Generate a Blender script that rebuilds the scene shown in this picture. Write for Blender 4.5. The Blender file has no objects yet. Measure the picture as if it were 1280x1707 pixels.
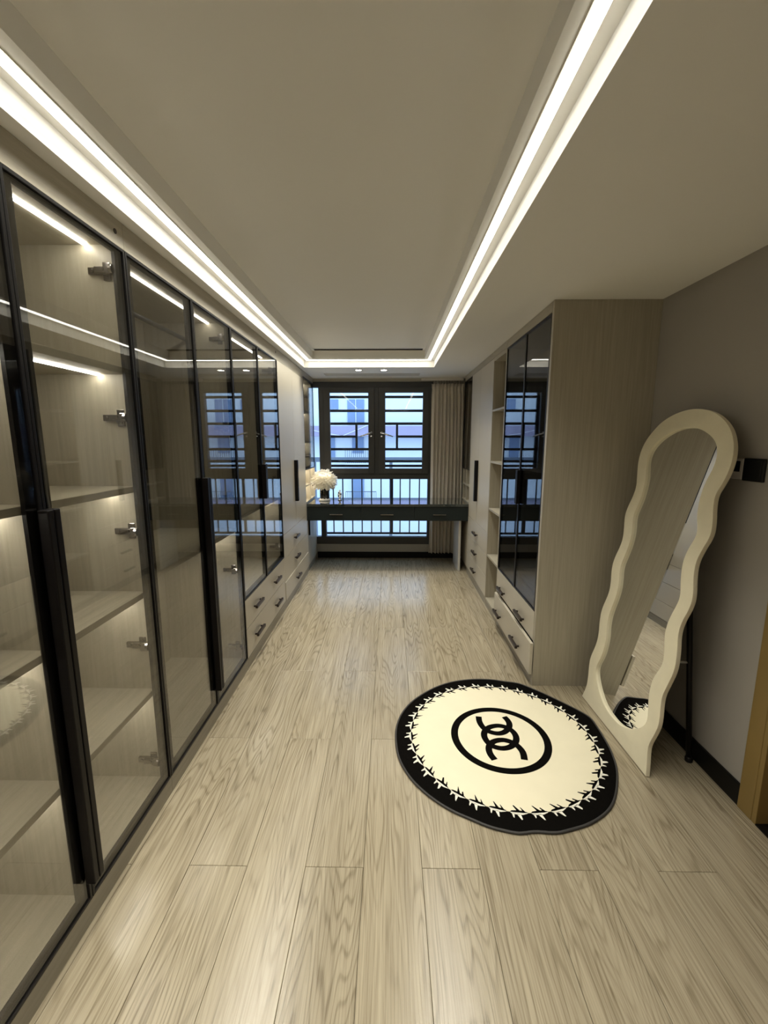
import bpy, bmesh, math, random
from mathutils import Vector
from mathutils.geometry import tessellate_polygon
random.seed(7)
S = bpy.context.scene
COL = S.collection
R = math.radians

# ------------------------------------------------------------------ camera, sky, exposure
cam = bpy.data.cameras.new('camera')
cam.sensor_fit = 'HORIZONTAL'
cam.sensor_width = 36.0
cam.lens = 36.0 * 720.0 / 1280.0
cam.clip_start = 0.05
cam.clip_end = 300
camo = bpy.data.objects.new('camera', cam)
camo.location = (0, 0, 1.6)
camo.rotation_euler = (R(90 - 9.346), 0, R(0.785))
COL.objects.link(camo)
S.camera = camo

W = bpy.data.worlds.new('sky')
S.world = W
W.use_nodes = True
wn = W.node_tree.nodes
wl = W.node_tree.links
bg = wn['Background']
bg.inputs[0].default_value = (0.47, 0.70, 1.0, 1)
bg.inputs[1].default_value = 2.75

S.view_settings.view_transform = 'Standard'
S.view_settings.look = 'None'
S.view_settings.gamma = 1.0
S.view_settings.use_curve_mapping = False
S.view_settings.exposure = 0.14
S.cycles.max_bounces = 14
S.cycles.diffuse_bounces = 5
S.cycles.glossy_bounces = 6
S.cycles.transparent_max_bounces = 24
S.cycles.sample_clamp_indirect = 6.0

COVE = 9.0         # radiance of the cove diffusers
COVEW = 4.3       # watts per metre of the strips behind them
COVESPREAD = 84.0
CABLED = 52.0      # radiance of the strips in the cabinets
LEDCOL = (1.0, 0.972, 0.86)

# ------------------------------------------------------------------ materials
MATS = {}


def newmat(name):
    m = bpy.data.materials.new(name)
    m.use_nodes = True
    nt = m.node_tree
    return m, nt, nt.nodes, nt.links, nt.nodes['Principled BSDF']


def plain(name, col, rough=0.5, metal=0.0, noise=0.0, nscale=8.0, bump=0.0, spec=None, coat=0.0, sheen=0.0):
    m, nt, n, l, b = newmat(name)
    b.inputs['Base Color'].default_value = (*col, 1)
    b.inputs['Roughness'].default_value = rough
    b.inputs['Metallic'].default_value = metal
    if spec is not None:
        b.inputs['Specular IOR Level'].default_value = spec
    if coat:
        b.inputs['Coat Weight'].default_value = coat
        b.inputs['Coat Roughness'].default_value = 0.06
    if sheen:
        b.inputs['Sheen Weight'].default_value = sheen
    tc = n.new('ShaderNodeTexCoord')
    nz = n.new('ShaderNodeTexNoise')
    nz.inputs['Scale'].default_value = nscale
    nz.inputs['Detail'].default_value = 4
    l.new(tc.outputs['Object'], nz.inputs['Vector'])
    mr = n.new('ShaderNodeMapRange')
    mr.inputs['To Min'].default_value = 1 - noise
    mr.inputs['To Max'].default_value = 1 + noise
    l.new(nz.outputs['Fac'], mr.inputs['Value'])
    mx = n.new('ShaderNodeVectorMath')
    mx.operation = 'SCALE'
    mx.inputs[0].default_value = col
    l.new(mr.outputs[0], mx.inputs['Scale'])
    l.new(mx.outputs[0], b.inputs['Base Color'])
    if bump:
        bp = n.new('ShaderNodeBump')
        bp.inputs['Strength'].default_value = bump
        bp.inputs['Distance'].default_value = 0.003
        l.new(nz.outputs['Fac'], bp.inputs['Height'])
        l.new(bp.outputs[0], b.inputs['Normal'])
    MATS[name] = m
    return m


def laminate(name, c1, c2, scale, rough=0.42):
    """melamine board with fine straight grain; scale = stretch of the noise along x, y, z"""
    m, nt, n, l, b = newmat(name)
    tc = n.new('ShaderNodeTexCoord')
    mp = n.new('ShaderNodeMapping')
    mp.inputs['Scale'].default_value = scale
    l.new(tc.outputs['Object'], mp.inputs['Vector'])
    nz = n.new('ShaderNodeTexNoise')
    nz.inputs['Scale'].default_value = 1.0
    nz.inputs['Detail'].default_value = 6
    nz.inputs['Roughness'].default_value = 0.62
    l.new(mp.outputs[0], nz.inputs['Vector'])
    cr = n.new('ShaderNodeValToRGB')
    cr.color_ramp.elements[0].position = 0.33
    cr.color_ramp.elements[0].color = (*c1, 1)
    cr.color_ramp.elements[1].position = 0.68
    cr.color_ramp.elements[1].color = (*c2, 1)
    l.new(nz.outputs['Fac'], cr.inputs[0])
    l.new(cr.outputs[0], b.inputs['Base Color'])
    b.inputs['Roughness'].default_value = rough
    bp = n.new('ShaderNodeBump')
    bp.inputs['Strength'].default_value = 0.12
    bp.inputs['Distance'].default_value = 0.001
    l.new(nz.outputs['Fac'], bp.inputs['Height'])
    l.new(bp.outputs[0], b.inputs['Normal'])
    MATS[name] = m
    return m


def glass(name, tint, refl0=0.045, gain=1.0):
    """tinted sheet: clear with a fresnel reflection, the same from both faces"""
    m = bpy.data.materials.new(name)
    m.use_nodes = True
    n, l = m.node_tree.nodes, m.node_tree.links
    n.clear()
    out = n.new('ShaderNodeOutputMaterial')
    g = n.new('ShaderNodeNewGeometry')
    d = n.new('ShaderNodeVectorMath')
    d.operation = 'DOT_PRODUCT'
    l.new(g.outputs['Incoming'], d.inputs[0])
    l.new(g.outputs['Normal'], d.inputs[1])
    a = n.new('ShaderNodeMath')
    a.operation = 'ABSOLUTE'
    l.new(d.outputs['Value'], a.inputs[0])
    s = n.new('ShaderNodeMath')
    s.operation = 'SUBTRACT'
    s.inputs[0].default_value = 1.0
    l.new(a.outputs[0], s.inputs[1])
    p = n.new('ShaderNodeMath')
    p.operation = 'POWER'
    p.inputs[1].default_value = 5.0
    l.new(s.outputs[0], p.inputs[0])
    ma = n.new('ShaderNodeMath')
    ma.operation = 'MULTIPLY_ADD'
    ma.use_clamp = True
    ma.inputs[1].default_value = (1 - refl0) * gain
    ma.inputs[2].default_value = refl0
    l.new(p.outputs[0], ma.inputs[0])
    tr = n.new('ShaderNodeBsdfTransparent')
    tr.inputs[0].default_value = (*tint, 1)
    gl = n.new('ShaderNodeBsdfGlossy')
    gl.inputs['Roughness'].default_value = 0.0
    mx = n.new('ShaderNodeMixShader')
    l.new(ma.outputs[0], mx.inputs[0])
    l.new(tr.outputs[0], mx.inputs[1])
    l.new(gl.outputs[0], mx.inputs[2])
    l.new(mx.outputs[0], out.inputs['Surface'])
    MATS[name] = m
    return m


def emit(name, col, strength):
    m = bpy.data.materials.new(name)
    m.use_nodes = True
    n, l = m.node_tree.nodes, m.node_tree.links
    n.clear()
    out = n.new('ShaderNodeOutputMaterial')
    e = n.new('ShaderNodeEmission')
    e.inputs[0].default_value = (*col, 1)
    e.inputs[1].default_value = strength
    l.new(e.outputs[0], out.inputs['Surface'])
    MATS[name] = m
    return m


def oak(name):
    """light oak plank: contour lines of a stretched noise give the cathedral grain, fine noise the pores"""
    m, nt, n, l, b = newmat(name)
    tc = n.new('ShaderNodeTexCoord')
    oi = n.new('ShaderNodeObjectInfo')
    sc = n.new('ShaderNodeMath')
    sc.operation = 'MULTIPLY'
    sc.inputs[1].default_value = 37.0
    l.new(oi.outputs['Random'], sc.inputs[0])
    cb = n.new('ShaderNodeCombineXYZ')
    l.new(sc.outputs[0], cb.inputs['Z'])
    l.new(sc.outputs[0], cb.inputs['Y'])
    ad = n.new('ShaderNodeVectorMath')
    ad.operation = 'ADD'
    l.new(tc.outputs['Object'], ad.inputs[0])
    l.new(cb.outputs[0], ad.inputs[1])

    def noise(sx, sy, detail, rough=0.5):
        mp = n.new('ShaderNodeMapping')
        mp.inputs['Scale'].default_value = (sx, sy, 1.0)
        l.new(ad.outputs[0], mp.inputs['Vector'])
        nz = n.new('ShaderNodeTexNoise')
        nz.inputs['Scale'].default_value = 1.0
        nz.inputs['Detail'].default_value = detail
        nz.inputs['Roughness'].default_value = rough
        l.new(mp.outputs[0], nz.inputs['Vector'])
        return nz
    big = noise(6.5, 0.62, 2.0, 0.42)
    k = n.new('ShaderNodeMath')
    k.operation = 'MULTIPLY'
    k.inputs[1].default_value = 27.0
    l.new(big.outputs['Fac'], k.inputs[0])
    fr = n.new('ShaderNodeMath')
    fr.operation = 'FRACT'
    l.new(k.outputs[0], fr.inputs[0])
    ring = n.new('ShaderNodeValToRGB')
    e = ring.color_ramp.elements
    e[0].position = 0.0
    e[0].color = (0.5, 0.5, 0.5, 1)
    e[1].position = 1.0
    e[1].color = (0.52, 0.52, 0.52, 1)
    for p, v in ((0.10, 0.14), (0.25, 0.0), (0.70, 0.08), (0.90, 0.55)):
        x = e.new(p)
        x.color = (v, v, v, 1)
    l.new(fr.outputs[0], ring.inputs[0])
    fine = noise(190, 3.5, 5.0, 0.6)
    mid = noise(28, 1.0, 4.0, 0.55)
    msk = noise(4.0, 1.4, 2.0)
    r1 = n.new('ShaderNodeMapRange')
    r1.inputs['From Min'].default_value = 0.35
    r1.inputs['From Max'].default_value = 0.62
    r1.inputs['To Min'].default_value = 0.25
    r1.inputs['To Max'].default_value = 1.0
    l.new(msk.outputs['Fac'], r1.inputs['Value'])
    rm = n.new('ShaderNodeMath')
    rm.operation = 'MULTIPLY'
    l.new(ring.outputs[0], rm.inputs[0])
    l.new(r1.outputs[0], rm.inputs[1])
    f1 = n.new('ShaderNodeMapRange')
    f1.inputs['From Min'].default_value = 0.42
    f1.inputs['From Max'].default_value = 0.75
    f1.inputs['To Max'].default_value = 0.62
    l.new(fine.outputs['Fac'], f1.inputs['Value'])
    f2 = n.new('ShaderNodeMapRange')
    f2.inputs['From Min'].default_value = 0.35
    f2.inputs['From Max'].default_value = 0.75
    f2.inputs['To Max'].default_value = 0.36
    l.new(mid.outputs['Fac'], f2.inputs['Value'])
    a1 = n.new('ShaderNodeMath')
    a1.operation = 'ADD'
    l.new(f1.outputs[0], a1.inputs[0])
    l.new(f2.outputs[0], a1.inputs[1])
    a2 = n.new('ShaderNodeMath')
    a2.operation = 'MULTIPLY_ADD'
    a2.use_clamp = True
    a2.inputs[1].default_value = 0.85
    l.new(rm.outputs[0], a2.inputs[0])
    l.new(a1.outputs[0], a2.inputs[2])
    mx = n.new('ShaderNodeMix')
    mx.data_type = 'RGBA'
    mx.inputs['A'].default_value = (0.405, 0.348, 0.246, 1)
    mx.inputs['B'].default_value = (0.175, 0.138, 0.086, 1)
    l.new(a2.outputs[0], mx.inputs['Factor'])
    hv = n.new('ShaderNodeMapRange')
    hv.inputs['To Min'].default_value = 0.95
    hv.inputs['To Max'].default_value = 1.04
    l.new(oi.outputs['Random'], hv.inputs['Value'])
    vs = n.new('ShaderNodeVectorMath')
    vs.operation = 'SCALE'
    l.new(mx.outputs['Result'], vs.inputs[0])
    l.new(hv.outputs[0], vs.inputs['Scale'])
    l.new(vs.outputs[0], b.inputs['Base Color'])
    b.inputs['Roughness'].default_value = 0.215
    b.inputs['Specular IOR Level'].default_value = 0.8
    bp = n.new('ShaderNodeBump')
    bp.inputs['Strength'].default_value = 0.08
    bp.inputs['Distance'].default_value = 0.0015
    l.new(a2.outputs[0], bp.inputs['Height'])
    l.new(bp.outputs[0], b.inputs['Normal'])
    MATS[name] = m
    return m


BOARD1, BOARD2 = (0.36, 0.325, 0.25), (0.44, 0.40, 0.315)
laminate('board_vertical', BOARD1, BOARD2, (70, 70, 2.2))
laminate('shaded_plinth_board', (0.24, 0.215, 0.165), (0.30, 0.27, 0.21), (55, 3.0, 55))  # cabinet board darkened: shade low on the plinths is put into the colour
laminate('board_flat', BOARD1, BOARD2, (55, 3.0, 55))
plain('front_lacquer', (0.50, 0.455, 0.37), 0.38, noise=0.03, nscale=3)
oak('oak_plank')
plain('subfloor', (0.10, 0.085, 0.06), 0.9, noise=0.1)
plain('ceiling_paint', (0.83, 0.81, 0.76), 0.9, noise=0.012, nscale=3)
plain('wall_paint', (0.36, 0.335, 0.30), 0.9, noise=0.02, nscale=5)
plain('far_wall_paint', (0.42, 0.40, 0.35), 0.9, noise=0.02, nscale=5)
plain('black_skirting', (0.006, 0.0055, 0.005), 0.4, spec=0.2, noise=0.05)
plain('black_metal', (0.008, 0.007, 0.007), 0.36, spec=0.25, metal=0.0, noise=0.05, nscale=30)
plain('grip_metal', (0.005, 0.004, 0.004), 0.36, spec=0.2, metal=0.0, noise=0.05, nscale=30)
plain('chrome', (0.34, 0.32, 0.31), 0.14, metal=1.0, noise=0.03, nscale=40)
plain('bright_steel', (0.85, 0.84, 0.82), 0.2, metal=0.9, noise=0.03, nscale=40)
plain('handle_brown', (0.020, 0.013, 0.010), 0.3, spec=0.4, noise=0.05, nscale=30)
plain('vent_white', (0.93, 0.92, 0.88), 0.4, noise=0.02)
plain('window_metal', (0.040, 0.039, 0.036), 0.42, metal=0.1, noise=0.04, nscale=20)
plain('grille_metal', (0.012, 0.018, 0.035), 0.45, noise=0.05, nscale=20)
plain('desk_lacquer', (0.018, 0.026, 0.027), 0.04, noise=0.03, nscale=6, coat=1.0, spec=0.9)
plain('desk_front', (0.012, 0.018, 0.019), 0.35, spec=0.3, noise=0.03, nscale=6)
plain('white_board', (0.62, 0.60, 0.56), 0.4, noise=0.02)
plain('mirror_frame_plush', (0.80, 0.735, 0.545), 0.75, noise=0.07, nscale=14, bump=0.25, sheen=0.3)
plain('mirror_silver', (0.86, 0.86, 0.85), 0.0, metal=1.0)
plain('mirror_backing', (0.08, 0.07, 0.06), 0.7, noise=0.05)
plain('rug_cream', (0.80, 0.735, 0.545), 0.95, noise=0.05, nscale=9, bump=0.5, sheen=0.2)
plain('rug_white', (0.86, 0.83, 0.73), 0.95, noise=0.04, nscale=60, bump=0.4)
plain('rug_black', (0.005, 0.0045, 0.004), 0.95, spec=0.0, noise=0.3, nscale=90, bump=0.4)
plain('rug_binding', (0.035, 0.032, 0.030), 0.6, noise=0.1, nscale=60)
plain('curtain_cloth', (0.58, 0.53, 0.44), 0.85, noise=0.05, nscale=60, sheen=0.3)
plain('lamp_dark', (0.02, 0.015, 0.012), 0.12, metal=0.4, noise=0.05)
plain('lamp_white', (0.82, 0.80, 0.75), 0.3, noise=0.02)
plain('gold_wood', (0.25, 0.165, 0.05), 0.45, noise=0.12, nscale=5)
plain('door_wood', (0.16, 0.075, 0.022), 0.4, noise=0.12, nscale=6)
plain('switch_black', (0.004, 0.004, 0.004), 0.5, noise=0.1)
plain('switch_grey', (0.60, 0.56, 0.54), 0.35, noise=0.02)
plain('vent_paint', (0.60, 0.56, 0.48), 0.6, noise=0.02)
plain('vent_dark', (0.05, 0.045, 0.04), 0.8, noise=0.05)
plain('plug_brown', (0.03, 0.02, 0.012), 0.6, noise=0.05)
plain('facade_render', (0.72, 0.75, 0.78), 0.9, noise=0.06, nscale=0.6)
plain('facade_blue', (0.20, 0.27, 0.42), 0.35, noise=0.08, nscale=2)
plain('facade_band', (0.36, 0.31, 0.42), 0.85, noise=0.08, nscale=1.5)
plain('rail_metal', (0.12, 0.14, 0.18), 0.5, noise=0.05)
plain('paving', (0.42, 0.40, 0.47), 0.9, noise=0.12, nscale=1.5)
plain('far_facade', (0.34, 0.32, 0.31), 0.9, noise=0.1, nscale=0.5)
plain('cable_white', (0.8, 0.8, 0.8), 0.5, noise=0.02)
def translucent(name, col):
    m = bpy.data.materials.new(name)
    m.use_nodes = True
    n, l = m.node_tree.nodes, m.node_tree.links
    b = n['Principled BSDF']
    b.inputs['Base Color'].default_value = (*col, 1)
    b.inputs['Roughness'].default_value = 0.8
    tr = n.new('ShaderNodeBsdfTranslucent')
    nz = n.new('ShaderNodeTexNoise')
    nz.inputs['Scale'].default_value = 40
    mr = n.new('ShaderNodeMapRange')
    mr.inputs['To Min'].default_value = 0.35
    mr.inputs['To Max'].default_value = 0.55
    l.new(nz.outputs['Fac'], mr.inputs['Value'])
    tr.inputs[0].default_value = (*col, 1)
    mx = n.new('ShaderNodeMixShader')
    l.new(mr.outputs[0], mx.inputs[0])
    l.new(b.outputs[0], mx.inputs[1])
    l.new(tr.outputs[0], mx.inputs[2])
    l.new(mx.outputs[0], n['Material Output'].inputs['Surface'])
    MATS[name] = m


translucent('feather', (0.90, 0.87, 0.79))
glass('cabinet_glass', (0.83, 0.825, 0.80), 0.10)
glass('dark_glass', (0.45, 0.45, 0.46), 0.07)
glass('window_glass', (0.97, 0.985, 0.99), 0.02)
emit('cove_led', LEDCOL, COVE)
emit('cabinet_led', (1.0, 0.96, 0.87), CABLED)
emit('cabinet_led_soft', (1.0, 0.96, 0.87), CABLED * 0.4)
emit('downlight_led', (1.0, 0.95, 0.86), 40.0)
emit('niche_led', (1.0, 0.90, 0.72), 55.0)

# ------------------------------------------------------------------ mesh helpers
OFF = {}


def wpos(o):
    v = Vector((0, 0, 0))
    while o is not None:
        v += o.location
        o = o.parent
    return v


class MB:
    def __init__(self):
        self.v, self.f = [], []

    def add(self, vs, fs):
        k = len(self.v)
        self.v += [tuple(p) for p in vs]
        self.f += [tuple(i + k for i in q) for q in fs]
        return self

    def box(self, x0, x1, y0, y1, z0, z1):
        x0, x1 = min(x0, x1), max(x0, x1)
        y0, y1 = min(y0, y1), max(y0, y1)
        z0, z1 = min(z0, z1), max(z0, z1)
        vs = [(x, y, z) for z in (z0, z1) for y in (y0, y1) for x in (x0, x1)]
        fs = [(0, 2, 3, 1), (4, 5, 7, 6), (0, 1, 5, 4), (2, 6, 7, 3), (0, 4, 6, 2), (1, 3, 7, 5)]
        return self.add(vs, fs)

    def tube(self, path, r, n=10, cap=True):
        pts = [Vector(p) for p in path]
        rs = r if isinstance(r, (list, tuple)) else [r] * len(pts)
        vs, fs = [], []
        a = None
        for i, p in enumerate(pts):
            t = (pts[min(i + 1, len(pts) - 1)] - pts[max(i - 1, 0)]).normalized()
            if a is None:
                a = t.orthogonal().normalized()
            a = (a - t * a.dot(t)).normalized()
            bb = t.cross(a)
            for k in range(n):
                q = 2 * math.pi * k / n
                vs.append(p + (a * math.cos(q) + bb * math.sin(q)) * rs[i])
        for i in range(len(pts) - 1):
            for k in range(n):
                fs.append((i * n + k, i * n + (k + 1) % n, (i + 1) * n + (k + 1) % n, (i + 1) * n + k))
        if cap:
            fs.append(tuple(range(n - 1, -1, -1)))
            fs.append(tuple((len(pts) - 1) * n + k for k in range(n)))
        return self.add(vs, fs)

    def lathe(self, prof, c, n=28):
        vs, fs = [], []
        for r, z in prof:
            for k in range(n):
                q = 2 * math.pi * k / n
                vs.append((c[0] + r * math.cos(q), c[1] + r * math.sin(q), c[2] + z))
        for i in range(len(prof) - 1):
            for k in range(n):
                fs.append((i * n + k, i * n + (k + 1) % n, (i + 1) * n + (k + 1) % n, (i + 1) * n + k))
        fs.append(tuple(range(n - 1, -1, -1)))
        fs.append(tuple((len(prof) - 1) * n + k for k in range(n)))
        return self.add(vs, fs)

    def build(self, name, mat, parent=None, bevel=0.0, smooth=False, recalc=False, segs=2):
        o0 = wpos(parent) if parent is not None else Vector((0, 0, 0))
        me = bpy.data.meshes.new(name)
        me.from_pydata([(p[0] - o0.x, p[1] - o0.y, p[2] - o0.z) for p in self.v], [], self.f)
        if recalc:
            bm = bmesh.new()
            bm.from_mesh(me)
            bmesh.ops.recalc_face_normals(bm, faces=bm.faces)
            bm.to_mesh(me)
            bm.free()
        me.materials.append(MATS[mat])
        o = bpy.data.objects.new(name, me)
        COL.objects.link(o)
        o.parent = parent
        if smooth:
            for p in me.polygons:
                p.use_smooth = True
        if bevel:
            md = o.modifiers.new('bevel', 'BEVEL')
            md.width = bevel
            md.segments = segs
            md.limit_method = 'ANGLE'
            md.angle_limit = R(40)
        return o


def bx(*a):
    return MB().box(*a)


def tag(o, label, cat, group=None):
    o['label'] = label
    o['category'] = cat
    if group:
        o['group'] = group
    return o


def thing(name, loc, label, cat, group=None):
    o = bpy.data.objects.new(name, None)
    o.empty_display_size = 0.05
    o.location = loc
    COL.objects.link(o)
    return tag(o, label, cat, group)


def struct(o):
    o['kind'] = 'structure'
    return o


def sempty(name, loc):
    o = bpy.data.objects.new(name, None)
    o.empty_display_size = 0.05
    o.location = loc
    COL.objects.link(o)
    o['kind'] = 'structure'
    return o


def lab(o, t):
    o['label'] = t
    return o


# ------------------------------------------------------------------ the setting
XL, XR_ = -1.56, 1.56
YN, YF = -1.25, 5.82
ZC = 2.40
FL = bx(XL - .1, XR_ + .1, YN - .1, YF + .12, -0.12, -0.010).build('floor', 'subfloor')
struct(FL)
PW, PL = 0.222, 1.42
full = None
cols = []
k = -6
while True:
    x0 = 0.125 + PW * k
    if x0 > XR_:
        break
    x1 = x0 + PW
    cols.append((k, max(x0, XL + 0.002), min(x1, XR_ - 0.002)))
    k += 1
cache = {}
for k, x0, x1 in cols:
    if x1 < -1.06 or x0 > XR_ or x1 - x0 < 0.01:
        continue
    ph = 1.40 if k % 2 == 0 else 2.117
    y = ph - PL * 4
    while y < YF:
        a, b_ = max(y, YN + 0.002), min(y + PL, YF - 0.002)
        y += PL
        if b_ - a < 0.02:
            continue
        key = (round(x1 - x0, 3), round(b_ - a, 3))
        if key not in cache:
            w, h = (x1 - x0) / 2 - 0.0006, (b_ - a) / 2 - 0.0006
            e = 0.0011
            vs = [(-w, -h, -0.010), (w, -h, -0.010), (w, h, -0.010), (-w, h, -0.010),
                  (-w, -h, -e), (w, -h, -e), (w, h, -e), (-w, h, -e),
                  (-w + e, -h + e, 0), (w - e, -h + e, 0), (w - e, h - e, 0), (-w + e, h - e, 0)]
            fs = [(3, 2, 1, 0), (8, 9, 10, 11)]
            for i in range(4):
                j = (i + 1) % 4
                fs += [(i, j, j + 4, i + 4), (i + 4, j + 4, j + 8, i + 8)]
            me = bpy.data.meshes.new('plank')
            me.from_pydata(vs, [], fs)
            me.materials.append(MATS['oak_plank'])
            cache[key] = me
        o = bpy.data.objects.new('plank', cache[key])
        COL.objects.link(o)
        o.parent = FL
        o.location = ((x0 + x1) / 2, (a + b_) / 2, 0)

# ceiling: dropped border, groove for the strips, raised middle
TX0, TX1, TY0, TY1 = -0.947, 0.482, -0.62, 4.95
G = 0.113
cm = MB()
ZT = 2.72
cm.box(XL - .1, TX0, YN - .1, YF + .12, ZC, ZT)
cm.box(TX1, XR_ + .1, YN - .1, YF + .12, ZC, ZT)
cm.box(TX0, TX1, YN - .1, TY0, ZC, ZT)
cm.box(TX0, TX1, TY1, YF + .12, ZC, ZT)
ZG = 2.471
cm.box(TX0, TX0 + G, TY0, TY1, ZG, ZT)
cm.box(TX1 - G, TX1, TY0, TY1, ZG, ZT)
cm.box(TX0 + G, TX1 - G, TY0, TY0 + G, ZG, ZT)
cm.box(TX0 + G, TX1 - G, TY1 - G, TY1, ZG, ZT)
cm.box(TX0 + G, TX1 - G, TY0 + G, TY1 - G, 2.55, ZT)
struct(cm.build('ceiling', 'ceiling_paint'))

LW = 0.016
def strip(x0, x1, y0, y1, label):
    t = thing('led_strip', ((x0 + x1) / 2, (y0 + y1) / 2, ZG), label, 'light strip', 'strips of the ceiling recess')
    bx(x0 - .004, x1 + .004, y0 - .004, y1 + .004, ZG - 0.003, ZG).build('profile', 'vent_paint', t)
    bx(x0, x1, y0, y1, ZG - 0.006, ZG - 0.003).build('diffuser', 'cove_led', t)
    la = bpy.data.lights.new('strip_light', 'AREA')
    la.shape = 'RECTANGLE'
    la.size, la.size_y = x1 - x0, y1 - y0
    la.energy = COVEW * max(la.size, la.size_y)
    la.color = LEDCOL
    la.spread = R(COVESPREAD)
    lo = bpy.data.objects.new('strip_light', la)
    COL.objects.link(lo)
    lo.parent = t
    lo.location = (0, 0, -.008)
cxl, cxr, cyn, cyf = TX0 + .052, TX1 - .057, TY0 + .055, TY1 - .055
strip(cxl - LW, cxl + LW, cyn + LW + .012, cyf - LW - .012, 'long white light strip in the ceiling recess above the glass wardrobes')
strip(cxr - LW, cxr + LW, cyn + LW + .012, cyf - LW - .012, 'long white light strip in the ceiling recess on the side of the leaning mirror')
strip(cxl - LW, cxr + LW, cyf - LW, cyf + LW, 'short light strip across the window end of the ceiling recess')
strip(cxl - LW, cxr + LW, cyn - LW, cyn + LW, 'short light strip across the near end of the ceiling recess')

# walls
struct(bx(XL - .1, XL, YN - .1, YF + .12, 0, ZC).build('wall_left', 'wall_paint'))
DY0, DY1, DZ = 0.75, 1.628, 2.06
wm = MB()
wm.box(XR_, XR_ + .12, DY1, YF + .12, 0, ZC)
wm.box(XR_, XR_ + .12, YN - .1, DY0, 0, ZC)
wm.box(XR_, XR_ + .12, DY0, DY1, DZ, ZC)
struct(wm.build('wall_right', 'wall_paint'))
struct(bx(XL, XR_, YN - .1, YN, 0, ZC).build('wall_near', 'wall_paint'))
WX0, WX1, WZ0, WZ1 = -1.50, 0.562, 0.195, 2.358
fm = MB()
fm.box(XL, XR_, YF, YF + .12, 0, WZ0)
fm.box(XL, XR_, YF, YF + .12, WZ1, ZC)
fm.box(XL, WX0, YF, YF + .12, WZ0, WZ1)
fm.box(WX1, XR_, YF, YF + .12, WZ0, WZ1)
struct(fm.build('wall_far', 'far_wall_paint'))
struct(bx(-0.998, 0.94, YF - .014, YF - .0005, 0.0, 0.085).build('baseboard_far', 'black_skirting', bevel=0.002))
struct(bx(XR_ - .014, XR_ - .0005, 1.7035, 2.648, 0.0, 0.10).build('baseboard_right', 'black_skirting', bevel=0.002))

# door in the right-hand wall
D = sempty('door_1', (XR_, (DY0 + DY1) / 2, 0))
f = MB()
f.box(XR_ - .018, XR_, DY1, DY1 + .075, 0, DZ + .075)
f.box(XR_ - .018, XR_, DY0 - .075, DY0, 0, DZ + .075)
f.box(XR_ - .018, XR_, DY0, DY1, DZ, DZ + .075)
f.build('casing', 'gold_wood', D, bevel=0.004)
f = MB()
f.box(XR_ - .016, XR_ + .12, DY1 - .022, DY1, 0, DZ)
f.box(XR_ - .016, XR_ + .12, DY0, DY0 + .022, 0, DZ)
f.box(XR_ - .016, XR_ + .12, DY0 + .022, DY1 - .022, DZ - .022, DZ)
f.build('jamb', 'gold_wood', D, bevel=0.002)
lf = bx(XR_ + .045, XR_ + .085, DY0 + .024, DY1 - .024, 0.008, DZ - .024).build('door_leaf', 'door_wood', D, bevel=0.002)
for z0, z1 in ((0.18, 0.95), (1.10, 1.88)):
    bx(XR_ + .038, XR_ + .045, DY0 + .14, DY1 - .14, z0, z1).build('raised_panel', 'door_wood', lf, bevel=0.005)
m = MB()
m.tube([(XR_ + .045, DY0 + .09, 1.0), (XR_ + .0, DY0 + .09, 1.0)], 0.011)
m.tube([(XR_ + .002, DY0 + .085, 1.0), (XR_ + .002, DY0 + .21, 1.0)], 0.009)
m.build('door_handle', 'chrome', lf, smooth=True)
bx(XR_ - .016, XR_ + .12, DY0 + .022, DY1 - .022, 0, 0.006).build('threshold', 'black_skirting', D)

# window: wide dark aluminium frame, two casements above, one fixed pane below, a fixed side light
Wn = sempty('window_1', (WX0, YF, WZ0))
y0, y1 = YF - .012, YF + .07
fr = MB()
fr.box(WX0, WX1, y0, y1, WZ0, 0.298)
fr.box(WX0, WX1, y0, y1, 2.288, WZ1)
fr.box(WX0, WX0 + .05, y0, y1, .298, 2.288)
fr.box(-0.940, -0.872, y0, y1, .298, 2.288)
fr.box(0.508, WX1, y0, y1, .298, 2.288)
fr.box(-0.872, 0.508, y0, y1, 1.092, 1.165)
fr.build('frame', 'window_metal', Wn, bevel=0.003)
fr.v, fr.f = [], []
bx(-0.205, -0.150, y0, y1, 1.165, 2.288).build('mullion', 'window_metal', Wn, bevel=0.003)
bx(-0.872, 0.508, YF + .025, YF + .031, .298, 1.092).build('pane', 'window_glass', Wn)
bx(WX0 + .05, -0.940, YF + .025, YF + .031, .298, 2.288).build('pane', 'window_glass', Wn)
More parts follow.
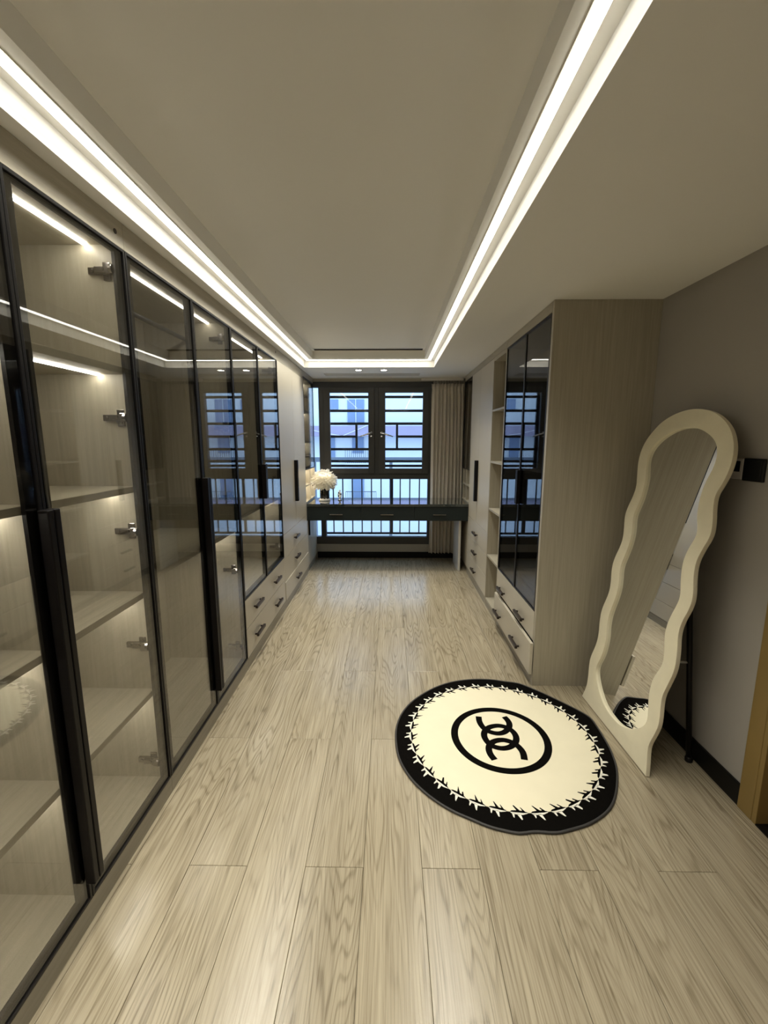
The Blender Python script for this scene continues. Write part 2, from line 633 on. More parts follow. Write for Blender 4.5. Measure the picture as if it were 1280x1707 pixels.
for sx0, sx1, gx0, gx1 in ((-0.872, -0.205, -0.79, -0.285), (-0.150, 0.508, -0.068, 0.428)):
    s = MB()
    ya, yb = YF - .030, YF + .020
    za, zb, ga, gb = 1.165, 2.288, 1.236, 2.222
    s.box(sx0 + .0008, gx0, ya, yb, za + .0005, zb - .0005)
    s.box(gx1, sx1 - .0008, ya, yb, za + .0005, zb - .0005)
    s.box(gx0, gx1, ya, yb, za + .0005, ga)
    s.box(gx0, gx1, ya, yb, gb, zb - .0005)
    so = s.build('sash', 'window_metal', Wn, bevel=0.003)
    bx(gx0, gx1, YF - .008, YF - .002, ga, gb).build('pane', 'window_glass', so)
    left = sx0 < -0.5
    hx = -0.245 if left else -0.110
    d = -1 if left else 1
    h = MB()
    h.tube([(hx, ya + .001, 1.705), (hx, ya - .012, 1.705)], 0.017, 14)
    h.tube([(hx, ya + .001, 1.660), (hx, ya - .010, 1.660)], 0.015, 14)
    h.tube([(hx, ya - .008, 1.70), (hx, ya - .045, 1.70), (hx + d * .02, ya - .058, 1.698), (hx + d * .15, ya - .062, 1.655)], [.011, .011, .011, .009], 12)
    h.build('handle', 'bright_steel', so, smooth=True)

# security grille outside
Gr = thing('window_grille', (-0.2, YF + .13, .3), 'dark steel security bars outside the two window casements and the pane below', 'window bars')
yb0, yb1 = YF + .125, YF + .150
for (x0, x1) in ((-0.845, -0.272), (-0.085, 0.495)):
    inn = -0.455 if x0 < -.5 else 0.095
    for z in (2.180, 2.000, 1.830, 1.488, 1.325, 1.262):
        bx(x0, x1, yb0, yb1, z - .0165, z + .0165).build('bar', 'grille_metal', Gr)
    if x0 < -.5:
        bx(x0, inn - .0155, yb0, yb1, 1.642, 1.674).build('bar', 'grille_metal', Gr)
    else:
        bx(inn + .0155, x1, yb0, yb1, 1.642, 1.674).build('bar', 'grille_metal', Gr)
    bx(inn - .015, inn + .015, yb0, yb1, 1.505, 1.813).build('upright', 'grille_metal', Gr)
    for x in (x0, x1):
        bx(x - .022, x + .022, yb0 + .001, yb1 + .012, 1.15, 2.30).build('upright', 'grille_metal', Gr)
    bx(x0 + .022, x1 - .022, yb0 + .001, yb1 + .012, 2.235, 2.30).build('bar', 'grille_metal', Gr)
for i in range(11):
    x = -0.785 + .1325 * i
    bx(x - .008, x + .008, yb0, yb0 + .016, .33, 1.13).build('upright', 'grille_metal', Gr)
bx(0.012, 0.046, yb0 + .018, yb1 + .02, .30, 1.13).build('post', 'grille_metal', Gr)
bx(-0.93, 0.53, yb0 + .018, yb1, .300, .330).build('bar', 'grille_metal', Gr)
bx(-0.93, 0.53, yb0 + .018, yb1, 1.13, 1.15).build('bar', 'grille_metal', Gr)

# ------------------------------------------------------------------ cabinets
class Side:
    """works in depth d (0 = door face, growing into the cabinet), y and z"""
    def __init__(self, face, sg):
        self.F, self.s = face, sg

    def box(self, m, d0, d1, y0, y1, z0, z1):
        return m.box(self.F + self.s * d0, self.F + self.s * d1, y0, y1, z0, z1)

    def b(self, *a):
        return self.box(MB(), *a)

    def pt(self, d, y, z):
        return (self.F + self.s * d, y, z)


LFT = Side(-1.0, -1)
RGT = Side(0.942, 1)
DEP = 0.545
TH = 0.018


def carcass(sd, t, y0, y1, z0, z1, partitions=(), d0=0.026, back=True, skipends=False):
    sd.b(d0, DEP, y0, y0 + TH, z0, z1).build('side_panel', 'board_vertical', t)
    sd.b(d0, DEP, y1 - TH, y1, z0, z1).build('side_panel', 'board_vertical', t)
    sd.b(d0, DEP, y0 + TH, y1 - TH, z0, z0 + TH).build('bottom_panel', 'board_flat', t)
    sd.b(d0, DEP, y0 + TH, y1 - TH, z1 - TH, z1).build('top_panel', 'board_flat', t)
    sd.b(DEP - .008, DEP, y0 + TH, y1 - TH, z0 + TH, z1 - TH).build('back_panel', 'board_vertical', t)
    for p in partitions:
        sd.b(d0, DEP - .008, p - TH / 2, p + TH / 2, z0 + TH, z1 - TH).build('partition', 'board_vertical', t)


def shelf(sd, t, y0, y1, z, led=True, d0=0.030, th=0.025):
    s = sd.b(d0, DEP - .009, y0 + .0005, y1 - .0005, z - th, z).build('shelf', 'board_flat', t, bevel=0.0015)
    if led:
        ledstrip(sd, s, y0, y1, z - th)
    return s


def ledstrip(sd, par, y0, y1, z, mat='cabinet_led', d=0.13):
    sd.b(d - .006, d + .006, y0 + .004, y1 - .004, z - .005, z - .0005).build('light_strip', mat, par)


def hinge(sd, par, y, z):
    """concealed hinge on a panel whose face looks towards -y at y"""
    m = MB()
    sd.box(m, .046, .074, y - .006, y, z - .032, z + .032)
    sd.box(m, .046, .126, y - .013, y, z - .012, z + .012)
    sd.box(m, .036, .096, y - .025, y - .009, z - .010, z + .011)
    sd.box(m, .024, .050, y - .030, y - .010, z - .016, z + .017)
    m.tube([sd.pt(.064, y - .025, z + .002), sd.pt(.064, y - .028, z + .002)], .006, 10)
    m.tube([sd.pt(.110, y - .013, z), sd.pt(.110, y - .016, z)], .006, 10)
    m.tube([sd.pt(.059, y - .006, z + .019), sd.pt(.059, y - .0085, z + .019)], .0045, 10)
    m.tube([sd.pt(.059, y - .006, z - .019), sd.pt(.059, y - .0085, z - .019)], .0045, 10)
    m.tube([sd.pt(.0225, y - .026, z), sd.pt(.034, y - .026, z)], .0165, 16)
    return m.build('hinge', 'chrome', par, bevel=0.001, segs=1)


def glass_door(sd, t, y0, y1, z0, z1, gmat='cabinet_glass', fw=0.010):
    m = MB()
    a, b = y0 + .0012, y1 - .0012
    sd.box(m, 0, .022, a, a + fw, z0, z1)
    sd.box(m, 0, .022, b - fw, b, z0, z1)
    sd.box(m, 0, .022, a + fw, b - fw, z0, z0 + fw)
    sd.box(m, 0, .022, a + fw, b - fw, z1 - fw, z1)
    if gmat == 'cabinet_glass':
        fi = .046
        sd.box(m, .0105, .024, a + fw, a + fi, z0 + fw, z1 - fw)
        sd.box(m, .0105, .024, b - fi, b - fw, z0 + fw, z1 - fw)
        sd.box(m, .0105, .024, a + fi, b - fi, z0 + fw, z0 + fi - .008)
        sd.box(m, .0105, .024, a + fi, b - fi, z1 - .020, z1 - fw)
    d = m.build('door', 'black_metal', t, bevel=0.0012)
    sd.b(.005, .010, a + fw, b - fw, z0 + fw, z1 - fw).build('pane', gmat, d)
    return d


def grip(sd, par, y0, y1, z0, z1, out=0.032):
    m = MB()
    sd.box(m, -out, -.0002, y0, y1, z0, z1)
    return m.build('handle', 'grip_metal', par, bevel=0.003)


def panel_door(sd, t, y0, y1, z0, z1):
    return sd.b(0, .022, y0 + .0013, y1 - .0013, z0, z1).build('door', 'front_lacquer', t, bevel=0.0012)


def bar_handle(sd, par, yc, z, L=0.18, d=0.0):
    m = MB()
    sd.box(m, d - .034, d - .016, yc - L / 2, yc + L / 2, z - .011, z + .011)
    sd.box(m, d - .024, d - .0002, yc - L / 2 + .012, yc - L / 2 + .024, z - .006, z + .006)
    sd.box(m, d - .024, d - .0002, yc + L / 2 - .024, yc + L / 2 - .012, z - .006, z + .006)
    return m.build('handle', 'handle_brown', par, bevel=0.002)


def drawer(sd, t, y0, y1, z0, z1, handles, pull=0.0, hz=None):
    a, b = y0 + .0015, y1 - .0015
    d = sd.b(-pull, .020 - pull, a, b, z0 + .0015, z1 - .0015).build('drawer', 'front_lacquer', t, bevel=0.0012)
    hz = hz if hz is not None else (z0 + z1) / 2
    for h in handles:
        bar_handle(sd, d, h, hz, d=-pull)
    if pull:
        m = MB()
        sd.box(m, .0202 - pull, .42, a + .03, a + .045, z0 + .02, z1 - .03)
        sd.box(m, .0202 - pull, .42, b - .045, b - .03, z0 + .02, z1 - .03)
        sd.box(m, .0202 - pull, .42, a + .045, b - .045, z0 + .02, z0 + .03)
        m.build('drawer_box', 'board_flat', d)
    return d


def plinth_fascia(sd, t, y0, y1, ztop=2.307, holes=()):
    sd.b(.001, .018, y0, y1, 0.0, .076).build('plinth', 'shaded_plinth_board', t)
    fz = sd.b(.001, .022, y0, y1, ztop, ZC - .001).build('fascia', 'board_flat', t)
    for y, z in holes:
        MB().tube([sd.pt(.0008, y, z), sd.pt(-.001, y, z)], .009, 14).build('screw_cap', 'plug_brown', fz)


SH = (0.53, 0.975, 1.42, 1.880)
HZ = (2.225, 1.689, 1.235, 0.738, 0.187)

# L1: two lit bays with shelves
ya, yp, yb = 0.665, 1.217, 1.748
t = thing('glass_wardrobe', (-1.0, (ya + yb) / 2, 0), 'nearest glass-door wardrobe with lit empty shelves and long black handles', 'wardrobe', 'glass wardrobes')
carcass(LFT, t, ya, yb - .0005, .076, 2.337, (yp,))
plinth_fascia(LFT, t, ya, yb - .0005, holes=((1.70, 2.352),))
for p0, p1 in ((ya + TH, yp - TH / 2), (yp + TH / 2, yb - .0005 - TH)):
    ledstrip(LFT, t, p0, p1, 2.319)
    for z in SH:
        shelf(LFT, t, p0, p1, z)
dA = glass_door(LFT, t, ya, yp, .078, 2.305)
grip(LFT, dA, yp - .024, yp - .0018, .155, 1.405)
dB = glass_door(LFT, t, yp, yb, .078, 2.305)
grip(LFT, dB, yp + .0018, yp + .024, .155, 1.405)
for z in HZ:
    hinge(LFT, dB, yb - .0005 - TH, z)

# L2: one tall hanging bay
ya, yp, yb = 1.749, 2.303, 2.836
t = thing('glass_wardrobe', (-1.0, (ya + yb) / 2, 0), 'second glass-door wardrobe, full height, with one shelf at mid height', 'wardrobe', 'glass wardrobes')
carcass(LFT, t, ya, yb - .0005, .076, 2.337)
plinth_fascia(LFT, t, ya, yb - .0005)
ledstrip(LFT, t, ya + TH, yb - TH, 2.319, 'cabinet_led_soft')
shelf(LFT, t, ya + TH, yb - .0005 - TH, 1.025)
dC = glass_door(LFT, t, ya, yp, .078, 2.305)
grip(LFT, dC, yp - .024, yp - .0018, .175, 1.405)
dD = glass_door(LFT, t, yp, yb, .078, 2.305)
grip(LFT, dD, yp + .0018, yp + .024, .175, 1.405)
for z in HZ:
    hinge(LFT, dD, yb - .0005 - TH, z)
m = MB()
m.tube([LFT.pt(.27, ya + TH, 2.22), LFT.pt(.27, yb - .001 - TH, 2.22)], .0125, 14)
m.build('clothes_rail', 'black_metal', t, smooth=True)

# L3: glass doors over drawers
ya, yp, yb = 2.837, 3.392, 3.962
t = thing('glass_wardrobe', (-1.0, (ya + yb) / 2, 0), 'third glass-door wardrobe, its short doors above two rows of drawers', 'wardrobe', 'glass wardrobes')
carcass(LFT, t, ya, yb - .0005, .49, 2.337)
plinth_fascia(LFT, t, ya, yb - .0005, holes=((3.93, 2.365),))
LFT.b(.026, DEP, ya, ya + TH, .0765, .4895).build('side_panel', 'board_vertical', t)
LFT.b(.026, DEP, yb - .0005 - TH, yb - .0005, .0765, .4895).build('side_panel', 'board_vertical', t)
ledstrip(LFT, t, ya + TH, yb - TH, 2.319, 'cabinet_led_soft')
shelf(LFT, t, ya + TH, yb - .0005 - TH, 1.09)
dE = glass_door(LFT, t, ya, yp, .506, 2.305)
grip(LFT, dE, yp - .024, yp - .0018, 1.15, 1.42)
dF = glass_door(LFT, t, yp, yb, .506, 2.305)
grip(LFT, dF, yp + .0018, yp + .024, 1.15, 1.42)
for z in (2.21, 1.55, 1.25, .62):
    hinge(LFT, dF, yb - .0005 - TH, z)
drawer(LFT, t, ya, yb, .292, .504, (3.088, 3.64), hz=.398)
drawer(LFT, t, ya, yb, .078, .290, (3.086, 3.655), hz=.182)

# L4: plain doors over three drawers
ya, yp, yb = 3.963, 4.535, 5.115
t = thing('wardrobe', (-1.0, (ya + yb) / 2, 0), 'beige wardrobe with plain doors and three drawers between the glass wardrobes and the desk', 'wardrobe', 'plain-door wardrobes')
carcass(LFT, t, ya, yb - .0005, .076, 2.337)
plinth_fascia(LFT, t, ya, yb - .0005)
d = panel_door(LFT, t, ya, yp, .722, 2.305)
grip(LFT, d, yp - .022, yp - .003, .972, 1.402, .036)
d = panel_door(LFT, t, yp, yb, .722, 2.305)
grip(LFT, d, yp + .003, yp + .022, .972, 1.402, .036)
drawer(LFT, t, ya, yb, .490, .720, (4.47,), hz=.607)
drawer(LFT, t, ya, yb, .262, .488, (4.475,), hz=.390)
drawer(LFT, t, ya, yb, .078, .260, (4.485,), hz=.166, pull=.006)


def end_unit(sd, ya, yb, label, glassmat, lit):
    t = thing('window_side_cabinet', (sd.F, (ya + yb) / 2, 0), label, 'cabinet', 'cabinets beside the window')
    zb, zt = 1.255, 2.335
    carcass(sd, t, ya, yb, zb, zt)
    sd.b(.001, .022, ya, yb, zt + .001, ZC - .001).build('fascia', 'board_flat', t)
    for z in (1.60, 1.97):
        shelf(sd, t, ya + TH, yb - TH, z, led=lit)
    if lit:
        ledstrip(sd, t, ya + TH, yb - TH, zt - TH)
    d = glass_door(sd, t, ya, yb, zb, zt, glassmat)
    for z in (2.18, 1.40):
        hinge(sd, d, yb - TH, z)
    # open cubby holes over the desk
    m0, m1 = .856, zb - .0005
    sd.b(.004, DEP, ya, ya + TH, m0, m1).build('cubby_side', 'board_vertical', t)
    sd.b(.004, DEP, yb - TH, yb, m0, m1).build('cubby_side', 'board_vertical', t)
    sd.b(.20, .21, ya + TH, yb - TH, m0, m1).build('cubby_back', 'board_vertical', t)
    sd.b(.004, .20, ya + TH, yb - TH, m0, m0 + TH).build('cubby_floor', 'board_flat', t)
    zm = (m0 + m1) / 2 + .01
    sd.b(.004, .20, ya + TH, yb - TH, zm - TH / 2, zm + TH / 2).build('cubby_shelf', 'board_flat', t)
    yc = (ya + yb) / 2
    sd.b(.005, .20, yc - TH / 2, yc + TH / 2, m0 + TH, zm - TH / 2).build('cubby_divider', 'board_vertical', t)
    sd.b(.005, .20, yc - TH / 2, yc + TH / 2, zm + TH / 2, m1).build('cubby_divider', 'board_vertical', t)
    if lit:
        for (a, b) in ((ya + TH, yc - TH / 2), (yc + TH / 2, yb - TH)):
            ledstrip(sd, t, a, b, m1 - .001, 'niche_led', .10)
            ledstrip(sd, t, a, b, zm - TH / 2 - .001, 'niche_led', .10)
    # closed base under the desk
    sd.b(.022, DEP, ya, yb, .076, .852).build('base_body', 'board_vertical', t)
    sd.b(.012, .03, ya, yb, 0, .0755).build('plinth', 'shaded_plinth_board', t)
    d = sd.b(0, .0215, ya + .002, yb - .002, .078, .645).build('door', 'front_lacquer', t, bevel=.0012)
    return t, d


t, d = end_unit(LFT, 5.117, 5.776, 'narrow glass cabinet with lit cubby holes next to the window, behind the feather lamp', 'cabinet_glass', True)
grip(LFT, d, 5.20, 5.22, .45, .64, .02)

# right-hand run
ya, yp, yb = 2.652, 3.160, 3.655
t = thing('dark_glass_wardrobe', (.942, (ya + yb) / 2, 0), 'wardrobe with black reflecting glass doors and a pulled-out drawer beside the leaning mirror', 'wardrobe', 'glass wardrobes')
carcass(RGT, t, ya + .0305, yb - .0005, .49, 2.345)
RGT.b(0.001, XR_ - .942 - .001, ya, ya + .030, 0, ZC - .001).build('end_panel', 'board_vertical', t, bevel=.001)
RGT.b(.004, .020, ya + .031, yb - .0005, 0, .076).build('plinth', 'shaded_plinth_board', t)
RGT.b(.001, .022, ya + .031, yb - .0005, 2.339, ZC - .001).build('fascia', 'board_flat', t)
RGT.b(.026, DEP, yb - .0005 - TH, yb - .0005, .0765, .4895).build('side_panel', 'board_vertical', t)
RGT.b(.026, DEP, ya + .0305, ya + .0305 + TH, .0765, .4895).build('side_panel', 'board_vertical', t)
shelf(RGT, t, ya + .0305 + TH, yb - .0005 - TH, 1.42, led=False)
d1 = glass_door(RGT, t, ya + .032, yp, .502, 2.336, 'dark_glass', fw=.012)
grip(RGT, d1, yp - .022, yp - .002, 1.145, 1.392, .022)
d2 = glass_door(RGT, t, yp, yb, .502, 2.336, 'dark_glass', fw=.012)
grip(RGT, d2, yp + .002, yp + .022, 1.145, 1.392, .022)
drawer(RGT, t, ya + .031, yb, .302, .500, (2.955, 3.467), hz=.365)
drawer(RGT, t, ya - .006, yb - .03, .080, .300, (2.95, 3.46), pull=.026, hz=.165)

ya, yb = 3.656, 4.104
t = thing('open_shelf_cabinet', (.942, (ya + yb) / 2, 0), 'tall open beige shelf column between the black glass doors and the plain doors', 'shelf unit')
RGT.b(.0, DEP, ya, ya + TH, .0, 2.345).build('side_panel', 'board_vertical', t)
RGT.b(.0, DEP, yb - TH, yb, .0, 2.345).build('side_panel', 'board_vertical', t)
RGT.b(.21, .22, ya + TH, yb - TH, .0765, 2.31).build('back_panel', 'board_vertical', t)
RGT.b(.001, .209, ya + TH, yb - TH, 2.31, 2.345).build('top_panel', 'board_flat', t)
RGT.b(.002, .020, ya + TH, yb - TH, 0, .0585).build('plinth', 'shaded_plinth_board', t)
RGT.b(.0, .022, ya, yb, 2.3455, ZC - .001).build('fascia', 'board_flat', t)
for z in (.077, .515, .970, 1.415, 1.882):
    RGT.b(.002, .2095, ya + TH, yb - TH, z - TH, z).build('shelf', 'board_flat', t, bevel=.001)

ya, yp, yb = 4.105, 4.655, 5.130
t = thing('wardrobe', (.942, (ya + yb) / 2, 0), 'beige wardrobe with plain doors and three drawers beside the open shelf column', 'wardrobe', 'plain-door wardrobes')
carcass(RGT, t, ya, yb - .0005, .076, 2.345)
RGT.b(.001, .018, ya, yb - .0005, 0, .0755).build('plinth', 'shaded_plinth_board', t)
RGT.b(.001, .022, ya, yb - .0005, 2.339, ZC - .001).build('fascia', 'board_flat', t)
d = panel_door(RGT, t, ya, yp, .722, 2.336)
grip(RGT, d, yp - .022, yp - .003, .955, 1.395, .036)
d = panel_door(RGT, t, yp, yb, .722, 2.336)
grip(RGT, d, yp + .003, yp + .022, .955, 1.395, .036)
drawer(RGT, t, ya, yb, .500, .720, (4.63,), hz=.60)
drawer(RGT, t, ya, yb, .282, .498, (4.64,), hz=.385)
drawer(RGT, t, ya, yb, .078, .280, (4.66,), hz=.175)

t, d = end_unit(RGT, 5.132, 5.62, 'narrow dark glass cabinet with open cubby holes beside the curtain', 'dark_glass', False)

# ------------------------------------------------------------------ desk
DYF, DYB, DT = 5.120, 5.705, .853
t = thing('desk', (0, DYF, 0), 'long dark blue-green desk with three drawers in front of the window', 'desk')
bx(-.997, .939, DYF - .006, DYB, DT - .030, DT).build('desk_top', 'desk_lacquer', t, bevel=.002)
m = MB()
m.box(-.997, .939, DYF + .02, DYB - .01, .650, .664)
m.box(-.997, -.979, DYF + .02, DYB - .01, .664, DT - .0305)
m.box(.921, .939, DYF + .02, DYB - .01, .664, DT - .0305)
m.box(-.979, .921, DYB - .028, DYB - .01, .664, DT - .0305)
m.build('frame', 'desk_front', t)
for x0, x1, xh in ((-.997, -.352, -.645), (-.349, .292, -.034), (.295, .939, .596)):
    d = bx(x0, x1, DYF, DYF + .0195, .650, DT - .033).build('drawer', 'desk_front', t, bevel=.001)
    bx(xh - .078, xh + .078, DYF - .018, DYF - .0003, .722, .730).build('handle', 'chrome', d, bevel=.001)
bx(.846, .874, DYF + .09, DYF + .50, 0, .6495).build('leg_panel', 'white_board', t, bevel=.001)

# feather lamp
lc = (-.825, 5.42, DT)
t = thing('table_lamp', lc, 'white feather-shade table lamp on a dark column, standing at the left end of the desk', 'lamp')
MB().lathe([(.066, 0), (.070, .006), (.070, .020), (.062, .027), (.02, .029)], lc, 36).build('base', 'lamp_white', t, smooth=True, bevel=.001)
col_ = MB()
for i in range(7):
    q = 2 * math.pi * i / 7 + .3
    col_.tube([(lc[0] + .046 * math.cos(q), lc[1] + .046 * math.sin(q), lc[2] + .028), (lc[0] + .046 * math.cos(q), lc[1] + .046 * math.sin(q), lc[2] + .20)], .015, 14)
col_.build('column', 'lamp_dark', t, smooth=True)
MB().lathe([(.012, .029), (.012, .30)], lc, 12).build('stem', 'lamp_white', t)
fe = MB()
rnd = random.Random(3)
sc_ = (lc[0], lc[1], lc[2] + .285)
for i in range(230):
    gy = 1 - 2 * (i + .5) / 230
    th = i * 2.399963
    rr = math.sqrt(max(0, 1 - gy * gy))
    dirv = Vector((rr * math.cos(th), rr * math.sin(th), gy))
    if gy < -.75:
        continue
    c = Vector((dirv.x * .078, dirv.y * .078, dirv.z * .060))
    tang = Vector((-math.sin(th), math.cos(th), 0))
    out = Vector((dirv.x, dirv.y, dirv.z * .75 - .12)).normalized()
    nor = tang.cross(out).normalized()
    tang = (tang + nor * rnd.uniform(-.5, .5)).normalized()
    L = rnd.uniform(.078, .102)
    wd = rnd.uniform(.026, .036)
    n = 6
    vs, fs = [], []
    for j in range(n + 1):
        u = j / n
        p = c + out * (L * u) + nor * (.020 * math.sin(u * 2.6)) - Vector((0, 0, .035 * u * u))
        w = wd * (math.sin(math.pi * min(1, u * .86 + .1))) ** .8
        vs += [Vector(sc_) + p - tang * w, Vector(sc_) + p + nor * .006, Vector(sc_) + p + tang * w]
    for j in range(n):
        a = j * 3
        fs += [(a, a + 1, a + 4, a + 3), (a + 1, a + 2, a + 5, a + 4)]
    fe.add(vs, fs)
o = fe.build('feather_shade', 'feather', t, smooth=True)
la = bpy.data.lights.new('bulb', 'POINT')
la.energy = 1.6
la.shadow_soft_size = .03
la.color = (1.0, 0.94, 0.82)
lo = bpy.data.objects.new('bulb', la)
COL.objects.link(lo)
lo.parent = t
lo.location = (0, 0, .285)
m = MB()
m.tube([(lc[0] - .068, lc[1] + .0, DT + .008), (lc[0] - .078, lc[1] + .005, DT + .006), (lc[0] - .085, lc[1] + .03, DT + .004), (lc[0] - .07, lc[1] + .10, DT + .003)], .003, 8)
m.build('cord', 'lamp_white', t, smooth=True)

# ornament
oc = (-.636, 5.44, DT)
t = thing('ornament', oc, 'small silver and white ornament standing on the desk beside the feather lamp', 'ornament')
MB().lathe([(.024, 0), (.026, .006), (.020, .012), (.008, .018), (.007, .030)], oc, 20).build('foot', 'chrome', t, smooth=True)
m = MB()
for i, (dx, dz, r) in enumerate(((0, .044, .020), (.012, .064, .015), (-.012, .076, .016), (.006, .094, .016), (-.006, .112, .012), (.004, .128, .010))):
    m.lathe([(r * math.sin(math.pi * q / 6) + .0005, dz - r * math.cos(math.pi * q / 6)) for q in range(7)], (oc[0] + dx, oc[1], oc[2]), 14)
m.build('beads', 'lamp_white', t, smooth=True)
m = MB()
for i, (dx, dz, r) in enumerate(((-.014, .054, .010), (.016, .082, .010), (-.012, .098, .009))):
    m.lathe([(r * math.sin(math.pi * q / 6) + .0005, dz - r * math.cos(math.pi * q / 6)) for q in range(7)], (oc[0] + dx, oc[1] - .008, oc[2]), 12)
m.build('dark_beads', 'black_metal', t, smooth=True)

# ------------------------------------------------------------------ curtain
t = thing('curtain', (.75, 5.76, .09), 'beige pleated curtain hanging to the right of the window behind the desk', 'curtain')
NX, NZ = 264, 30
vs, fs = [], []
for j in range(NZ + 1):
    v = j / NZ
    z = .088 + (2.325 - .088) * v
    # gathered at the pinch pleats, looser towards the hem
    dz = 2.325 - z
    amp = .030 + .010 * (1 - v)
    if dz < .16:
        amp = .010 + .018 * min(1, abs(dz - .085) / .085) if dz < .17 else amp
    spread = 1.0 - .03 * math.exp(-((dz - .085) / .05) ** 2)
    for i in range(NX + 1):
        u = i / NX
        ph = 2 * math.pi * 9 * (u + .012 * math.sin(5 * u + 3 * v))
        x = .745 + (u - .5) * .425 * spread + .007 * math.sin(ph * 2) + (.008 * math.sin(9 * u + 2.5 * v) * (1 - v))
        y = 5.752 + amp * math.sin(ph) + .006 * math.sin(ph * .5 + 4 * (1 - v))
        vs.append((x, y, z))
for j in range(NZ):
    for i in range(NX):
        a = j * (NX + 1) + i
        fs.append((a, a + 1, a + NX + 2, a + NX + 1))
o = MB().add(vs, fs).build('cloth', 'curtain_cloth', t, smooth=True)
md = o.modifiers.new('thick', 'SOLIDIFY')
md.thickness = .002
bx(.40, .935, 5.735, 5.765, 2.362, ZC - .0015).build('track', 'white_board', t)
for i in range(12):
    x = .553 + i * .035
    MB().tube([(x, 5.75, 2.318), (x, 5.742, 2.336), (x, 5.75, 2.364)], .003, 8).build('hook', 'chrome', t)

# ------------------------------------------------------------------ ceiling fittings
for x, l in ((-.362, 'left one of the two small round downlights over the desk'), (-.072, 'right one of the two small round downlights over the desk')):
    t = thing('downlight', (x, 5.13, ZC), l, 'downlight', 'downlights over the desk')
    ring = MB()
    prof = [(.044, 0), (.044, -.003), (.040, -.005), (.033, -.004), (.033, 0)]
    ring.lathe(prof, (x, 5.13, ZC), 28)
    ring.f = ring.f[:-2]
    ring.build('trim_ring', 'vent_paint', t, smooth=True)
    MB().lathe([(.0325, -.0005), (.0325, -.0025)], (x, 5.13, ZC), 24).build('lens', 'downlight_led', t)
t = thing('air_vent', (-.23, 4.76, 2.55), 'long slot air outlet in the raised ceiling near its window end', 'air vent')
m = MB()
m.box(-.822, .362, 4.676, 4.704, 2.5455, 2.5495)
m.box(-.822, .362, 4.796, 4.808, 2.5455, 2.5495)
m.box(-.822, -.800, 4.704, 4.796, 2.5455, 2.5495)
m.box(.340, .362, 4.704, 4.796, 2.5455, 2.5495)
m.build('frame', 'vent_white', t, bevel=.001)
bx(-.80, .34, 4.704, 4.796, 2.547, 2.5495).build('duct', 'vent_dark', t)
for y in (4.726, 4.750, 4.774):
    bx(-.80, .34, y - .0025, y + .0025, 2.544, 2.547).build('blade', 'vent_dark', t)
t = thing('air_vent', (-.22, 5.46, ZC), 'long slatted air return in the lowered ceiling between the downlights and the window', 'air vent')
m = MB()
m.box(-.80, .36, 5.385, 5.398, ZC - .005, ZC - .0005)
m.box(-.80, .36, 5.545, 5.558, ZC - .005, ZC - .0005)
m.box(-.80, -.787, 5.398, 5.545, ZC - .005, ZC - .0005)
m.box(.347, .36, 5.398, 5.545, ZC - .005, ZC - .0005)
m.build('frame', 'vent_paint', t, bevel=.001)
for i in range(8):
    y = 5.407 + i * .0186
    bx(-.787, .347, y - .006, y + .006, ZC - .004, ZC - .0005).build('slat', 'vent_paint', t)

# ------------------------------------------------------------------ switches
t = thing('light_switch', (XR_, 1.868, 1.477), 'square black switch plate on the grey wall, to the right of the mirror', 'switch', 'switch plates')
bx(XR_ - .012, XR_ - .0003, 1.815, 1.922, 1.428, 1.526).build('plate', 'switch_black', t, bevel=.003)
bx(XR_ - .0155, XR_ - .0122, 1.826, 1.911, 1.438, 1.516).build('rocker', 'switch_black', t, bevel=.002)
t = thing('light_switch', (XR_, 1.970, 1.477), 'grey switch plate with a dark display half hidden behind the mirror top', 'switch', 'switch plates')
bx(XR_ - .012, XR_ - .0003, 1.925, 2.020, 1.432, 1.524).build('plate', 'switch_grey', t, bevel=.003)
bx(XR_ - .0140, XR_ - .0122, 1.938, 2.006, 1.465, 1.512).build('display', 'switch_black', t, bevel=.001)

# ------------------------------------------------------------------ leaning mirror
OL = [(-0.332, 0.0), (-0.309, 0.078), (-0.313, 0.134), (-0.331, 0.198), (-0.341, 0.258), (-0.311, 0.36), (-0.309, 0.429), (-0.332, 0.506), (-0.339, 0.583), (-0.305, 0.69), (-0.307, 0.759), (-0.332, 0.835), (-0.333, 0.904), (-0.295, 1.004), (-0.296, 1.071), (-0.325, 1.163), (-0.32, 1.217), (-0.291, 1.289), (-0.28, 1.35), (-0.298, 1.414), (-0.318, 1.485), (-0.316, 1.556), (-0.291, 1.615), (-0.245, 1.666), (-0.191, 1.712), (-0.105, 1.748), (-0.02, 1.764), (0.058, 1.765), (0.138, 1.752), (0.205, 1.725), (0.257, 1.691), (0.299, 1.65), (0.33, 1.593), (0.342, 1.537), (0.339, 1.479), (0.32, 1.419), (0.3, 1.376), (0.305, 1.325), (0.329, 1.247), (0.334, 1.193), (0.307, 1.125), (0.291, 1.063), (0.3, 0.997), (0.328, 0.914), (0.326, 0.855), (0.303, 0.786), (0.298, 0.72), (0.321, 0.646), (0.336, 0.558), (0.315, 0.463), (0.303, 0.411), (0.308, 0.364), (0.329, 0.277), (0.319, 0.218), (0.298, 0.144), (0.305, 0.102), (0.319, 0.055), (0.332, 0.0)]
